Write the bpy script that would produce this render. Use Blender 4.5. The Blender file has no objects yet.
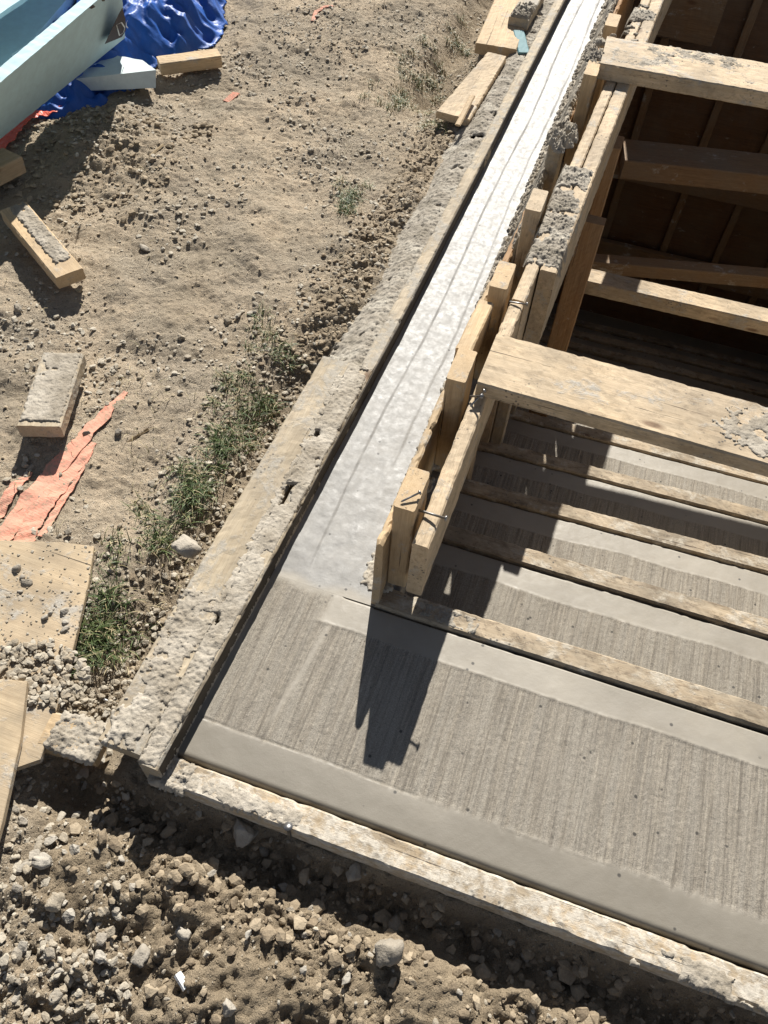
import bpy, math, random
import numpy as np
from mathutils import Vector, Matrix
random.seed(7); RS = np.random.RandomState(11)
scene = bpy.context.scene; COL = scene.collection

# ------------------------------------------------------------ camera geometry (recovered from vanishing points)
F = 806.0
R = np.array([[0.94569211, 0.28501872, -0.15630342], [0.322064, -0.75636622, 0.5693724], [0.04405917, -0.58879069, -0.80708383]])
CAM = np.array([0.52378347, -0.42897692, 1.65])
def at(px, py, z=0.0):
    d = R @ np.array([px - 384.0, py - 512.0, F]); t = (z - CAM[2]) / d[2]
    return Vector(CAM + d * t)
def at_plane(px, py, p0, n):
    d = R @ np.array([px - 384.0, py - 512.0, F]); n = np.array(n); t = np.dot(np.array(p0) - CAM, n) / np.dot(d, n)
    return Vector(CAM + d * t)

# ------------------------------------------------------------ numpy noise
PERM = np.random.RandomState(3).permutation(256); PERM = np.concatenate([PERM, PERM, PERM])
def vnoise(x, y, seed=0):
    xi = np.floor(x).astype(int); yi = np.floor(y).astype(int); xf = x - xi; yf = y - yi
    u = xf*xf*xf*(xf*(xf*6-15)+10); v = yf*yf*yf*(yf*(yf*6-15)+10)
    def g(i, j, fx, fy):
        h = PERM[(PERM[(i + seed*17) & 255] + j) & 255] * (2*math.pi/256)
        return np.cos(h)*fx + np.sin(h)*fy
    a = g(xi, yi, xf, yf); b = g(xi+1, yi, xf-1, yf); c = g(xi, yi+1, xf, yf-1); d = g(xi+1, yi+1, xf-1, yf-1)
    return ((a*(1-u)+b*u)*(1-v) + (c*(1-u)+d*u)*v) * 1.5
def fbm(x, y, octs=4, seed=0, gain=.5):
    r = 0; a = 1.0
    for i in range(octs):
        r = r + a*vnoise(x, y, seed+i*5); x = x*2.03+5.1; y = y*2.03+1.7; a *= gain
    return r
def billow(x, y, octs=3, seed=0):
    r = 0; a = 1.0
    for i in range(octs):
        r = r + a*(1-np.abs(vnoise(x, y, seed+i*5))*2); x = x*2.1+3.1; y = y*2.1+7.7; a *= .5
    return r/1.75
def sstep(a, b, x):
    t = np.clip((x-a)/(b-a), 0, 1); return t*t*(3-2*t)

# ------------------------------------------------------------ node helpers / materials
MATS = {}
class NT:
    def __init__(s, name):
        s.m = bpy.data.materials.new(name); s.m.use_nodes = True; s.t = s.m.node_tree
        s.t.nodes.clear(); s.out = s.t.nodes.new('ShaderNodeOutputMaterial'); s.b = s.t.nodes.new('ShaderNodeBsdfPrincipled')
        s.t.links.new(s.b.outputs[0], s.out.inputs[0]); MATS[name] = s.m
    def n(s, typ, **kw):
        o = s.t.nodes.new('ShaderNode'+typ)
        for k, v in kw.items():
            if k.startswith('i_'): o.inputs[k[2:].replace('_', ' ')].default_value = v
            else: setattr(o, k, v)
        return o
    def l(s, a, b): s.t.links.new(a, b)
    def setv(s, sock, v):
        if hasattr(v, 'is_linked') or isinstance(v, bpy.types.NodeSocket): s.l(v, sock)
        else: sock.default_value = v
    def math(s, op, a, b=0.0, c=None, clamp=False):
        o = s.n('Math', operation=op, use_clamp=clamp); s.setv(o.inputs[0], a); s.setv(o.inputs[1], b)
        if c is not None: s.setv(o.inputs[2], c)
        return o.outputs[0]
    def mix(s, f, a, b, blend='MIX'):
        o = s.n('Mix', data_type='RGBA', blend_type=blend); s.setv(o.inputs[0], f); s.setv(o.inputs[6], a); s.setv(o.inputs[7], b)
        return o.outputs[2]
    def noise(s, vec, scale, detail=4, rough=.55, dist=0, out='Fac'):
        o = s.n('TexNoise'); o.inputs['Scale'].default_value = scale; o.inputs['Detail'].default_value = detail
        o.inputs['Roughness'].default_value = rough; o.inputs['Distortion'].default_value = dist; s.l(vec, o.inputs['Vector']); return o.outputs[out]
    def ramp(s, v, stops):
        o = s.n('ValToRGB'); e = o.color_ramp.elements
        while len(e) < len(stops): e.new(.5)
        for x, (p, c) in zip(e, stops):
            x.position = p; x.color = c if len(c) == 4 else (*c, 1)
        s.setv(o.inputs[0], v); return o.outputs[0]
    def rng(s, v, a, b, c=0., d=1.):
        o = s.n('MapRange', clamp=True); s.setv(o.inputs[0], v); o.inputs[1].default_value = a; o.inputs[2].default_value = b
        o.inputs[3].default_value = c; o.inputs[4].default_value = d; return o.outputs[0]
    def bump(s, h, strength=.5, dist=.003, prev=None):
        o = s.n('Bump'); s.setv(o.inputs['Strength'], strength); o.inputs['Distance'].default_value = dist; s.setv(o.inputs['Height'], h)
        if prev is not None: s.l(prev, o.inputs['Normal'])
        return o.outputs[0]
    def objvec(s, scale=(1, 1, 1), rand=True):
        tc = s.n('TexCoord'); mp = s.n('Mapping'); mp.inputs['Scale'].default_value = scale; v = tc.outputs['Object']
        if rand:
            oi = s.n('ObjectInfo'); cx = s.n('CombineXYZ'); k = s.math('MULTIPLY', oi.outputs['Random'], 37.0); s.l(k, cx.inputs[0]); s.l(k, cx.inputs[1]); s.l(k, cx.inputs[2])
            va = s.n('VectorMath', operation='ADD'); s.l(v, va.inputs[0]); s.l(cx.outputs[0], va.inputs[1]); v = va.outputs[0]
        s.l(v, mp.inputs[0]); return mp.outputs[0]
    def attr(s, name): return s.n('Attribute', attribute_name=name).outputs['Fac']
def rgb(r, g, b): return (r, g, b, 1)

def wood(name, c1, c2, crust=.25, dirt=.4, knots=True, mott=0, crustcol=(.42, .39, .34), rough=.75):
    s = NT(name); v = s.objvec(); g = s.objvec((1.6, 30, 30))
    rings = s.noise(g, 3.0, 4, .6, .6); fine = s.noise(s.objvec((6, 160, 160)), 3.0, 3, .7)
    col = s.mix(s.rng(rings, .32, .68), rgb(*c1), rgb(*c2))
    col = s.mix(s.rng(s.noise(v, 2.2, 4, .6), .4, .65, 0, .45), col, rgb(c1[0]*.72+.03, c1[1]*.74+.03, c1[2]*.82+.03))
    col = s.mix(s.rng(fine, .35, .75, 0, .55), col, rgb(c2[0]*.55, c2[1]*.5, c2[2]*.45))
    big = s.noise(v, 5, 5, .6)
    col = s.mix(s.rng(big, .38, .66, 0, min(.9, .7*dirt+.15)), col, rgb(.20, .165, .12))
    if knots:
        vo = s.n('TexVoronoi', feature='F1'); vo.inputs['Scale'].default_value = 1.0; s.l(s.objvec((3.2, 9, 9)), vo.inputs['Vector'])
        col = s.mix(s.rng(vo.outputs['Distance'], .05, .11, .75, 0), col, rgb(.12, .06, .03))
    if mott:
        mo = s.noise(s.objvec((1, 2.2, 2.2)), 16, 6, .72, .4); col = s.mix(s.rng(mo, .52, .62, 0, mott), col, rgb(.15, .11, .07)); mo2 = s.noise(s.objvec((1, 1.6, 1.6)), 45, 5, .75); col = s.mix(s.rng(mo2, .56, .64, 0, mott), col, rgb(.08, .06, .045))
    # thin drying cracks along the grain
    ck = s.noise(s.objvec((1.2, 60, 60)), 2.2, 2, .5)
    crack = s.rng(ck, .70, .74, 0, .8); col = s.mix(crack, col, rgb(.07, .05, .035))
    # dried cement smears and dark spatter
    sm = s.noise(s.objvec((1, 1.5, 1.5)), 9, 8, .68, .3); smm = s.rng(sm, .62-.3*crust, .70-.3*crust)
    gr = s.noise(v, 120, 3, .7)
    cc = s.mix(s.rng(gr, .3, .7), rgb(*[k*.72 for k in crustcol]), rgb(*[min(1, k*1.15) for k in crustcol]))
    smf = s.math('MULTIPLY', smm, s.rng(s.noise(v, 40, 4, .7), .35, .55)); col = s.mix(s.math('MULTIPLY', smf, .85), col, cc)
    sp = s.n('TexVoronoi', feature='F1'); sp.inputs['Scale'].default_value = 75; s.l(v, sp.inputs['Vector'])
    spm = s.math('MULTIPLY', s.rng(sp.outputs['Distance'], .16, .26, 1, 0), s.rng(s.noise(v, 7, 3, .6), .56, .66))
    col = s.mix(s.math('MULTIPLY', spm, .8*min(1, dirt*1.6)), col, rgb(.07, .065, .06))
    s.l(col, s.b.inputs['Base Color']); s.b.inputs['Roughness'].default_value = rough; s.b.inputs['Specular IOR Level'].default_value = .25
    n = s.bump(fine, .5, .0012); n = s.bump(crack, .7, -.002, n); n = s.bump(s.math('MULTIPLY', smf, s.math('ADD', gr, .4)), .6, .0016, n)
    s.l(n, s.b.inputs['Normal']); return s.m

wood('wood_fresh', (.70, .52, .31), (.54, .38, .21), .20, .45)
wood('wood_pale', (.72, .57, .38), (.57, .43, .27), .25, .6, mott=.3)
wood('wood_old', (.58, .49, .35), (.46, .37, .25), .5, .6, crustcol=(.36, .33, .28))
wood('wood_riser', (.58, .48, .34), (.42, .32, .21), .35, 1.0, mott=.55, crustcol=(.48, .43, .35))
wood('wood_white', (.60, .49, .34), (.48, .36, .22), .68, .8, mott=.45, crustcol=(.56, .51, .43))
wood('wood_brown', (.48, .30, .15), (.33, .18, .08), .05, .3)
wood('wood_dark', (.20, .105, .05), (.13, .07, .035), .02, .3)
wood('painted_shade', (.055, .045, .035), (.035, .028, .022), .0, .2, knots=False)  # near-black: shade on the outer form's inner face, put into the colour
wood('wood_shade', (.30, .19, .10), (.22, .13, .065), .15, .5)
wood('wood_orange', (.56, .38, .20), (.42, .26, .12), .08, .4)
wood('plywood', (.66, .52, .34), (.54, .41, .26), .35, .9, knots=False)

def concrete(name='fresh_concrete'):
    s = NT(name); tc = s.n('TexCoord'); v = tc.outputs['Object']
    br = s.attr('broom'); wt = s.attr('wall')
    big = s.noise(v, 3.2, 5, .6); med = s.noise(v, 22, 5, .6)
    mp = s.n('Mapping'); mp.inputs['Scale'].default_value = (140, 5, 5); s.l(v, mp.inputs[0]); streak = s.noise(mp.outputs[0], 1, 5, .7, .3)
    mp2 = s.n('Mapping'); mp2.inputs['Scale'].default_value = (46, 1.5, 3); s.l(v, mp2.inputs[0]); band = s.noise(mp2.outputs[0], 1, 3, .6)
    gr = s.noise(v, 420, 3, .75)
    smooth = s.mix(s.rng(big, .3, .7), rgb(.235, .207, .164), rgb(.325, .289, .232)); smooth = s.mix(s.rng(med, .35, .75, 0, .35), smooth, rgb(.32, .295, .255))
    bc = s.mix(s.rng(streak, .34, .66), rgb(.18, .154, .119), rgb(.43, .378, .30)); bc = s.mix(s.rng(band, .42, .62, 0, .75), bc, rgb(.36, .325, .268)); bc = s.mix(s.rng(s.noise(mp2.outputs[0], 2.6, 3, .6), .56, .68, 0, .6), bc, rgb(.15, .13, .104))
    bc = s.mix(s.rng(gr, .42, .68, 0, .75), bc, rgb(.11, .096, .078)); bc = s.mix(s.rng(s.noise(v, 190, 4, .8), .54, .66, 0, .6), bc, rgb(.40, .36, .30))
    sep = s.n('SeparateXYZ'); s.l(v, sep.inputs[0]); yw = s.math('ADD', sep.outputs[1], s.rng(big, .3, .7, -.03, .03)); smooth = s.mix(s.rng(yw, .05, .16, .75, 0), smooth, rgb(.165, .146, .114))
    col = s.mix(br, smooth, bc)
    wc = s.mix(s.rng(med, .3, .7), rgb(.185, .178, .165), rgb(.29, .278, .258)); col = s.mix(wt, col, wc)
    vo = s.n('TexVoronoi', feature='F1'); vo.inputs['Scale'].default_value = 26; s.l(v, vo.inputs['Vector'])
    pit = s.math('MULTIPLY', s.rng(vo.outputs['Distance'], .07, .12, 1, 0), s.rng(s.noise(v, 9, 2), .49, .52)); col = s.mix(s.math('MULTIPLY', pit, .85), col, rgb(.03, .027, .024))
    s.l(col, s.b.inputs['Base Color'])
    ro = s.math('ADD', s.math('MULTIPLY', br, .22), .52); ro = s.math('ADD', ro, s.rng(med, .3, .7, -.06, .1)); ro = s.math('ADD', ro, s.rng(s.noise(v, 60, 3, .6), .3, .7, -.06, .08)); ro = s.math('ADD', ro, s.math('MULTIPLY', wt, .012)); s.l(ro, s.b.inputs['Roughness'])
    s.b.inputs['Specular IOR Level'].default_value = .5
    n = s.bump(streak, s.math('MULTIPLY', br, 1.0), .004); n = s.bump(gr, s.math('ADD', s.math('MULTIPLY', br, .8), .15), .0022, n)
    n = s.bump(s.noise(v, 130, 4, .65), s.math('ADD', s.math('MULTIPLY', wt, .12), .15), .002, n); n = s.bump(s.noise(v, 14, 3, .5), .25, .006, n); s.l(n, s.b.inputs['Normal'])
concrete()

def dirt(name):
    s = NT(name); tc = s.n('TexCoord'); v = tc.outputs['Object']
    a = s.noise(v, 2.3, 6, .62); b = s.noise(v, 14, 6, .68); c = s.noise(v, 90, 5, .7); d = s.noise(v, 330, 3, .75)
    col = s.mix(s.rng(a, .40, .58), rgb(.56, .445, .315), rgb(.37, .31, .235)); col = s.mix(s.rng(b, .42, .68, 0, .7), col, rgb(.32, .27, .20))
    col = s.mix(s.rng(c, .45, .7, 0, .6), col, rgb(.56, .47, .345)); col = s.mix(s.rng(d, .52, .78, 0, .6), col, rgb(.17, .135, .095))
    vg = s.n('TexVoronoi', feature='F1'); vg.inputs['Scale'].default_value = 130; s.l(v, vg.inputs['Vector']); sx_ = s.n('SeparateColor'); s.l(vg.outputs['Color'], sx_.inputs[0])
    grit = s.math('MULTIPLY', s.rng(vg.outputs['Distance'], .25, .40, 1, 0), s.rng(sx_.outputs[0], .55, .75)); col = s.mix(s.math('MULTIPLY', grit, .65), col, rgb(.56, .49, .39)); grit2 = s.math('MULTIPLY', s.rng(vg.outputs['Distance'], .2, .35, 1, 0), s.rng(sx_.outputs[1], .7, .8)); col = s.mix(s.math('MULTIPLY', grit2, .5), col, rgb(.22, .18, .13))
    damp = s.attr('damp'); dk = s.mix(s.rng(b, .3, .7), rgb(.24, .187, .126), rgb(.42, .335, .23)); dk = s.mix(s.rng(d, .5, .75, 0, .5), dk, rgb(.07, .057, .04))
    col = s.mix(damp, col, dk)
    s.l(col, s.b.inputs['Base Color']); s.b.inputs['Roughness'].default_value = .95; s.b.inputs['Specular IOR Level'].default_value = .15
    n = s.bump(b, .6, .02); n = s.bump(c, 1, .009, n); n = s.bump(d, 1, .004, n); n = s.bump(grit, .8, .004, n); s.l(n, s.b.inputs['Normal'])
dirt('dirt')

def stone(name, lo, mid, hi):
    s = NT(name); tc = s.n('TexCoord'); v = tc.outputs['Object']; t = s.attr('tint')
    col = s.ramp(t, [(0, lo), (.5, mid), (1, hi)]); b = s.noise(v, 60, 5, .7); c = s.noise(v, 260, 3, .7)
    col = s.mix(s.rng(b, .4, .75, 0, .5), col, rgb(*[k*.6 for k in lo])); col = s.mix(s.rng(c, .5, .8, 0, .45), col, rgb(*[min(1, k*1.25) for k in hi]))
    s.l(col, s.b.inputs['Base Color']); s.b.inputs['Roughness'].default_value = .92; s.b.inputs['Specular IOR Level'].default_value = .2
    s.l(s.bump(c, .6, .002, s.bump(b, .6, .006)), s.b.inputs['Normal'])
stone('stone', (.30, .245, .175), (.38, .33, .255), (.50, .45, .365))
stone('pale_stone', (.27, .23, .175), (.34, .30, .245), (.43, .395, .335))
stone('clod', (.22, .17, .115), (.32, .255, .175), (.44, .36, .255))
stone('crust', (.28, .24, .185), (.385, .34, .275), (.49, .44, .365))
stone('crust_dark', (.24, .21, .165), (.34, .30, .245), (.46, .42, .35))

def plain(name, col, rough=.6, spec=.4, bscale=60, bdist=.001, vary=.25, metal=0, coat=0):
    s = NT(name); v = s.objvec(); b = s.noise(v, bscale, 4, .65); big = s.noise(v, 6, 5, .65)
    c = s.mix(s.rng(b, .3, .75, 0, vary), rgb(*col), rgb(*[k*.55 for k in col])); c = s.mix(s.rng(big, .45, .75, 0, vary*1.2), c, rgb(*[(k*.6+.09) for k in col]))
    s.l(c, s.b.inputs['Base Color']); s.b.inputs['Roughness'].default_value = rough; s.b.inputs['Specular IOR Level'].default_value = spec; s.b.inputs['Metallic'].default_value = metal
    s.l(s.bump(b, .5, bdist), s.b.inputs['Normal'])
plain('foam_blue', (.50, .68, .72), .8, .25, 30, .002, .3)
plain('foam_edge', (.62, .70, .70), .8, .3, 40, .003, .3)
plain('tarp_blue', (.014, .10, .42), .5, .4, 14, .012, .5)
plain('red_plastic', (.72, .11, .06), .45, .5, 90, .001, .25)
plain('print_dark', (.055, .045, .045), .7, .3, 60, .0005, .1)
plain('print_pale', (.62, .66, .66), .7, .3, 60, .0005, .1)
plain('steel', (.30, .29, .28), .4, .5, 200, .0003, .3, metal=.9)
plain('white_plastic', (.80, .80, .78), .45, .4, 60, .0004, .05)
plain('blue_scrap', (.02, .10, .42), .3, .5, 60, .0004, .1)
plain('teal_scrap', (.12, .24, .26), .7, .3, 60, .0004, .15)
plain('twig', (.34, .26, .16), .9, .1, 200, .0005, .3)
def ribbonmat():
    s = NT('orange_ribbon'); tc = s.n('TexCoord'); v = tc.outputs['Object']; b = s.noise(v, 28, 6, .7); c = s.noise(v, 110, 4, .7)
    col = s.mix(s.rng(b, .42, .56), rgb(.74, .31, .21), rgb(.60, .30, .21)); col = s.mix(s.rng(c, .50, .62, 0, .75), col, rgb(.36, .26, .17))
    s.l(col, s.b.inputs['Base Color']); s.b.inputs['Roughness'].default_value = .85; s.l(s.bump(c, .8, .002), s.b.inputs['Normal'])
ribbonmat()
def grassmat():
    s = NT('grass'); t = s.attr('tint')
    c = s.ramp(t, [(0, (.045, .075, .022)), (.45, (.095, .14, .045)), (.72, (.18, .20, .08)), (.85, (.36, .29, .15)), (1, (.50, .42, .25))])
    s.l(c, s.b.inputs['Base Color']); s.b.inputs['Roughness'].default_value = .55; s.b.inputs['Specular IOR Level'].default_value = .35
grassmat()

# ------------------------------------------------------------ object helpers
def tag(o, label=None, cat=None, group=None, kind=None):
    if label: o['label'] = label
    if cat: o['category'] = cat
    if group: o['group'] = group
    if kind: o['kind'] = kind
    return o
def empty(name, loc, label, cat, group=None):
    o = bpy.data.objects.new(name, None); o.location = loc; o.empty_display_size = .05; COL.objects.link(o); return tag(o, label, cat, group)
def mesh_np(name, V, Fs, mat, parent=None, smooth=True, attrs=None, loc=None):
    V = np.asarray(V, dtype=np.float32); Fs = np.asarray(Fs, dtype=np.int32)
    me = bpy.data.meshes.new(name); n = Fs.shape[1]
    me.vertices.add(len(V)); me.vertices.foreach_set('co', V.ravel())
    me.loops.add(Fs.size); me.loops.foreach_set('vertex_index', Fs.ravel())
    me.polygons.add(len(Fs)); me.polygons.foreach_set('loop_start', np.arange(len(Fs), dtype=np.int32)*n)
    me.update(calc_edges=True); me.validate()
    me.polygons.foreach_set('use_smooth', np.full(len(me.polygons), smooth))
    for k, a in (attrs or {}).items():
        at_ = me.attributes.new(k, 'FLOAT', 'POINT'); at_.data.foreach_set('value', np.asarray(a, dtype=np.float32).ravel())
    me.materials.append(MATS[mat]); o = bpy.data.objects.new(name, me); COL.objects.link(o)
    if loc is not None: o.location = loc
    if parent: o.parent = parent
    return o
def grid_faces(nx, ny):
    i, j = np.meshgrid(np.arange(nx-1), np.arange(ny-1), indexing='ij'); a = (i*ny+j).ravel(); return np.stack([a, a+ny, a+ny+1, a+1], 1)
def place(o, M, parent=None):
    if parent: o.parent = parent; M = parent.matrix_basis.inverted() @ M
    o.matrix_basis = M
    return o
BN = [0]
def board(name, a, b, w, t, mat, up=(0, 0, 1), parent=None, rough=.0012, chip=.0, warp=.003, r=.004, crownw=0, taper=None, cutA=0, cutB=0):
    """sawn timber: a,b = middle of the top face at both ends; w across, t down"""
    a = Vector(a); b = Vector(b); d = b-a; L = d.length; X = d.normalized(); U = Vector(up); Y = U.cross(X).normalized(); Z = X.cross(Y).normalized()
    BN[0] += 1; sd = BN[0]*3 % 97
    prof = []; nw = max(2, int(w/.012)); nt = max(2, int(t/.012)); nw = min(nw, 14); nt = min(nt, 14)
    hw = w/2
    for i in range(nw+1): prof.append((-hw+r+(w-2*r)*i/nw, 0))
    for i in range(nt+1): prof.append((hw, -r-(t-2*r)*i/nt))
    for i in range(nw+1): prof.append((hw-r-(w-2*r)*i/nw, -t))
    for i in range(nt+1): prof.append((-hw, -t+r+(t-2*r)*i/nt))
    prof = np.array(prof); m = len(prof); N = max(3, min(160, int(L/.012)))
    s = np.linspace(0, L, N+1); V = np.zeros((N+1, m, 3)); yy = prof[:, 0][None, :]; zz = prof[:, 1][None, :]; ss = s[:, None]
    ang = np.arange(m)[None, :]*.37
    dn = rough*fbm(ss*40+sd, ang*3+sd, 3, sd)
    edge = np.exp(-((np.abs(yy)-hw)/.006)**2)*np.exp(-((zz)/.006)**2)
    ch = chip*np.clip(fbm(ss*22+sd*1.7, np.sign(yy)*9+sd, 4, sd+9)-.1, 0, 1)*edge
    V[:, :, 1] = yy*(1+0*ss) + dn*np.sign(yy)*(np.abs(yy) > hw*.99) - ch*np.sign(yy) + warp*vnoise(ss*1.1+sd, ss*0+sd*.3, 5)
    V[:, :, 2] = zz*(1+0*ss) + dn*(1-(np.abs(yy) > hw*.99)) - ch + warp*vnoise(ss*1.3+sd+7, ss*0+.5, 6)
    V[:, :, 0] = ss + 0*yy
    V[0, :, 0] += cutA*(-zz[0]/t); V[-1, :, 0] -= cutB*(-zz[0]/t)
    for k in (1, 2):
        V[k, :, 0] = np.maximum(V[k, :, 0], V[0, :, 0]+.0005*k); V[-1-k, :, 0] = np.minimum(V[-1-k, :, 0], V[-1, :, 0]-.0005*k)
    if taper is not None: V[:, :, 1] *= (1+(taper-1)*ss/L)
    V = V.reshape(-1, 3); me = bpy.data.meshes.new(name)
    i, j = np.meshgrid(np.arange(N), np.arange(m), indexing='ij'); A = i*m+j; B = i*m+(j+1) % m
    fs = np.stack([A.ravel(), B.ravel(), (B+m).ravel(), (A+m).ravel()], 1)[:, ::-1].tolist()
    fs.append(list(range(m))); fs.append(list(range(N*m, (N+1)*m))[::-1])
    me.from_pydata(V.tolist(), [], fs); me.update(); me.materials.append(MATS[mat])
    o = bpy.data.objects.new(name, me); COL.objects.link(o)
    M = Matrix(((X.x, Y.x, Z.x, a.x), (X.y, Y.y, Z.y, a.y), (X.z, Y.z, Z.z, a.z), (0, 0, 0, 1)))
    return place(o, M, parent)
def hexa(name, low, top, mat, n=(24, 8, 8), rough=.002, fr=25, parent=None):
    """warped box from 4 low and 4 top corners"""
    low = [np.array(p) for p in low]; top = [np.array(p) for p in top]; c = sum(low+top)/8
    Vs = []; Fs = []; base = 0
    def pt(u, v, w): 
        b = (low[0]*(1-u)+low[1]*u)*(1-v)+(low[3]*(1-u)+low[2]*u)*v; t = (top[0]*(1-u)+top[1]*u)*(1-v)+(top[3]*(1-u)+top[2]*u)*v
        return b*(1-w)+t*w
    for (ax, val) in ((0, 0), (0, 1), (1, 0), (1, 1), (2, 0), (2, 1)):
        o1, o2 = [k for k in range(3) if k != ax]; g1 = np.linspace(0, 1, n[o1]+1); g2 = np.linspace(0, 1, n[o2]+1); 
        A, B = np.meshgrid(g1, g2, indexing='ij'); uvw = [None]*3; uvw[ax] = np.full(A.shape, float(val)); uvw[o1] = A; uvw[o2] = B
        P = pt(*[q[..., None] for q in uvw]).reshape(-1, 3); Vs.append(P); f = grid_faces(len(g1), len(g2))+base; base += len(P)
        if (ax == 1) != (val == 1): f = f[:, ::-1]
        Fs.append(f)
    V = np.concatenate(Vs); V = V-c
    nn = fbm(V[:, 0]*fr+V[:, 2]*fr*1.3, V[:, 1]*fr+V[:, 2]*fr*.7, 3, 4)[:, None]; rd = V/np.linalg.norm(V, axis=1, keepdims=True); V = V+rd*nn*rough
    o = mesh_np(name, V, np.concatenate(Fs), mat, None, smooth=False)
    import bmesh
    bm = bmesh.new(); bm.from_mesh(o.data); bmesh.ops.remove_doubles(bm, verts=bm.verts, dist=.0004); bmesh.ops.recalc_face_normals(bm, faces=bm.faces); bm.to_mesh(o.data); bm.free()
    M = Matrix.Translation(Vector(c)); return place(o, M, parent)
# rock shapes
def ico(sub):
    import bmesh
    bm = bmesh.new(); bmesh.ops.create_icosphere(bm, subdivisions=sub, radius=1); V = np.array([v.co[:] for v in bm.verts]); Fc = np.array([[v.index for v in f.verts] for f in bm.faces]); bm.free(); return V, Fc
ICO = {k: ico(k) for k in (1, 2, 3)}
def rock(sub, rnd, amp=.28, cuts=5):
    V, Fc = ICO[sub]; V = V.copy()
    for _ in range(cuts):
        n = rnd.normal(size=3); n /= np.linalg.norm(n); dlim = rnd.uniform(.42, .8); dd = V@n; V -= np.clip(dd-dlim, 0, None)[:, None]*n*.92
    o = rnd.uniform(0, 50); nn = fbm(V[:, 0]*1.7+o, V[:, 1]*1.7+V[:, 2]*1.9+o, 4, 2); V *= (1+amp*nn)[:, None]
    V *= rnd.uniform(.65, 1.2, 3)*np.array([1, 1, .75]); return V, Fc
ROCKS1 = [rock(1, RS, .22, 5) for _ in range(16)]; ROCKS2 = [rock(2, RS, .22, 11) for _ in range(30)]; ROCKS3 = [rock(3, RS, .22, 12) for _ in range(14)]
def rotz(V, a, b=0, c=0):
    ca, sa, cb, sb, cc, sc = np.cos(a), np.sin(a), np.cos(b), np.sin(b), np.cos(c), np.sin(c)
    Rz = np.array([[ca, -sa, 0], [sa, ca, 0], [0, 0, 1]]); Rx = np.array([[1, 0, 0], [0, cb, -sb], [0, sb, cb]]); Ry = np.array([[cc, 0, sc], [0, 1, 0], [-sc, 0, cc]])
    return V@(Rz@Rx@Ry).T
def scatter(name, pts, sizes, mat, rocks, tints=None, sink=.3, kind='stuff', parent=None, smooth=False, zf=None):
    Vs, Fs, T = [], [], []; base = 0
    for i, (p, r) in enumerate(zip(pts, sizes)):
        V, Fc = rocks[RS.randint(len(rocks))]; V = rotz(V, RS.uniform(0, 6.28), RS.uniform(-.6, .6), RS.uniform(-.6, .6))*r*np.array([1, 1, .62])
        V = V+np.array([p[0], p[1], p[2]+r*(.75*(1-2*sink))]); Vs.append(V); Fs.append(Fc+base); base += len(V)
        T.append(np.full(len(V), tints[i] if tints is not None else RS.rand()))
    o = mesh_np(name, np.concatenate(Vs), np.concatenate(Fs), mat, parent, smooth, {'tint': np.concatenate(T)})
    if kind: o['kind'] = kind
    return o

# ------------------------------------------------------------ lines of the pour
def xl(y):   # inner face of the outer form
    return np.interp(y, [-.05, 0, .675, 1.13, 1.39, 2.28, 3.95, 5], [0, 0, .018, .026, .034, .042, .050, .052])
def xr(y):   # inner form line drifts a little to the right
    return np.interp(y, [.5, 1.5, 4.6], [0, .003, .055])
BYP = [((345, 598), (768, 732.5)), ((446, 543), (768, 639)), ((468, 494), (768, 575)), ((485, 451), (768, 526)), ((507, 417.5), (768, 486))]
BY = [(at(*a, -.23*k).y, at(*b, -.23*k).y) for k, (a, b) in enumerate(BYP)]
BY += [(BY[4][0]+.405*(k+1), BY[4][1]+.405*(k+1)) for k in range(6)]
RISE = .23

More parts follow.
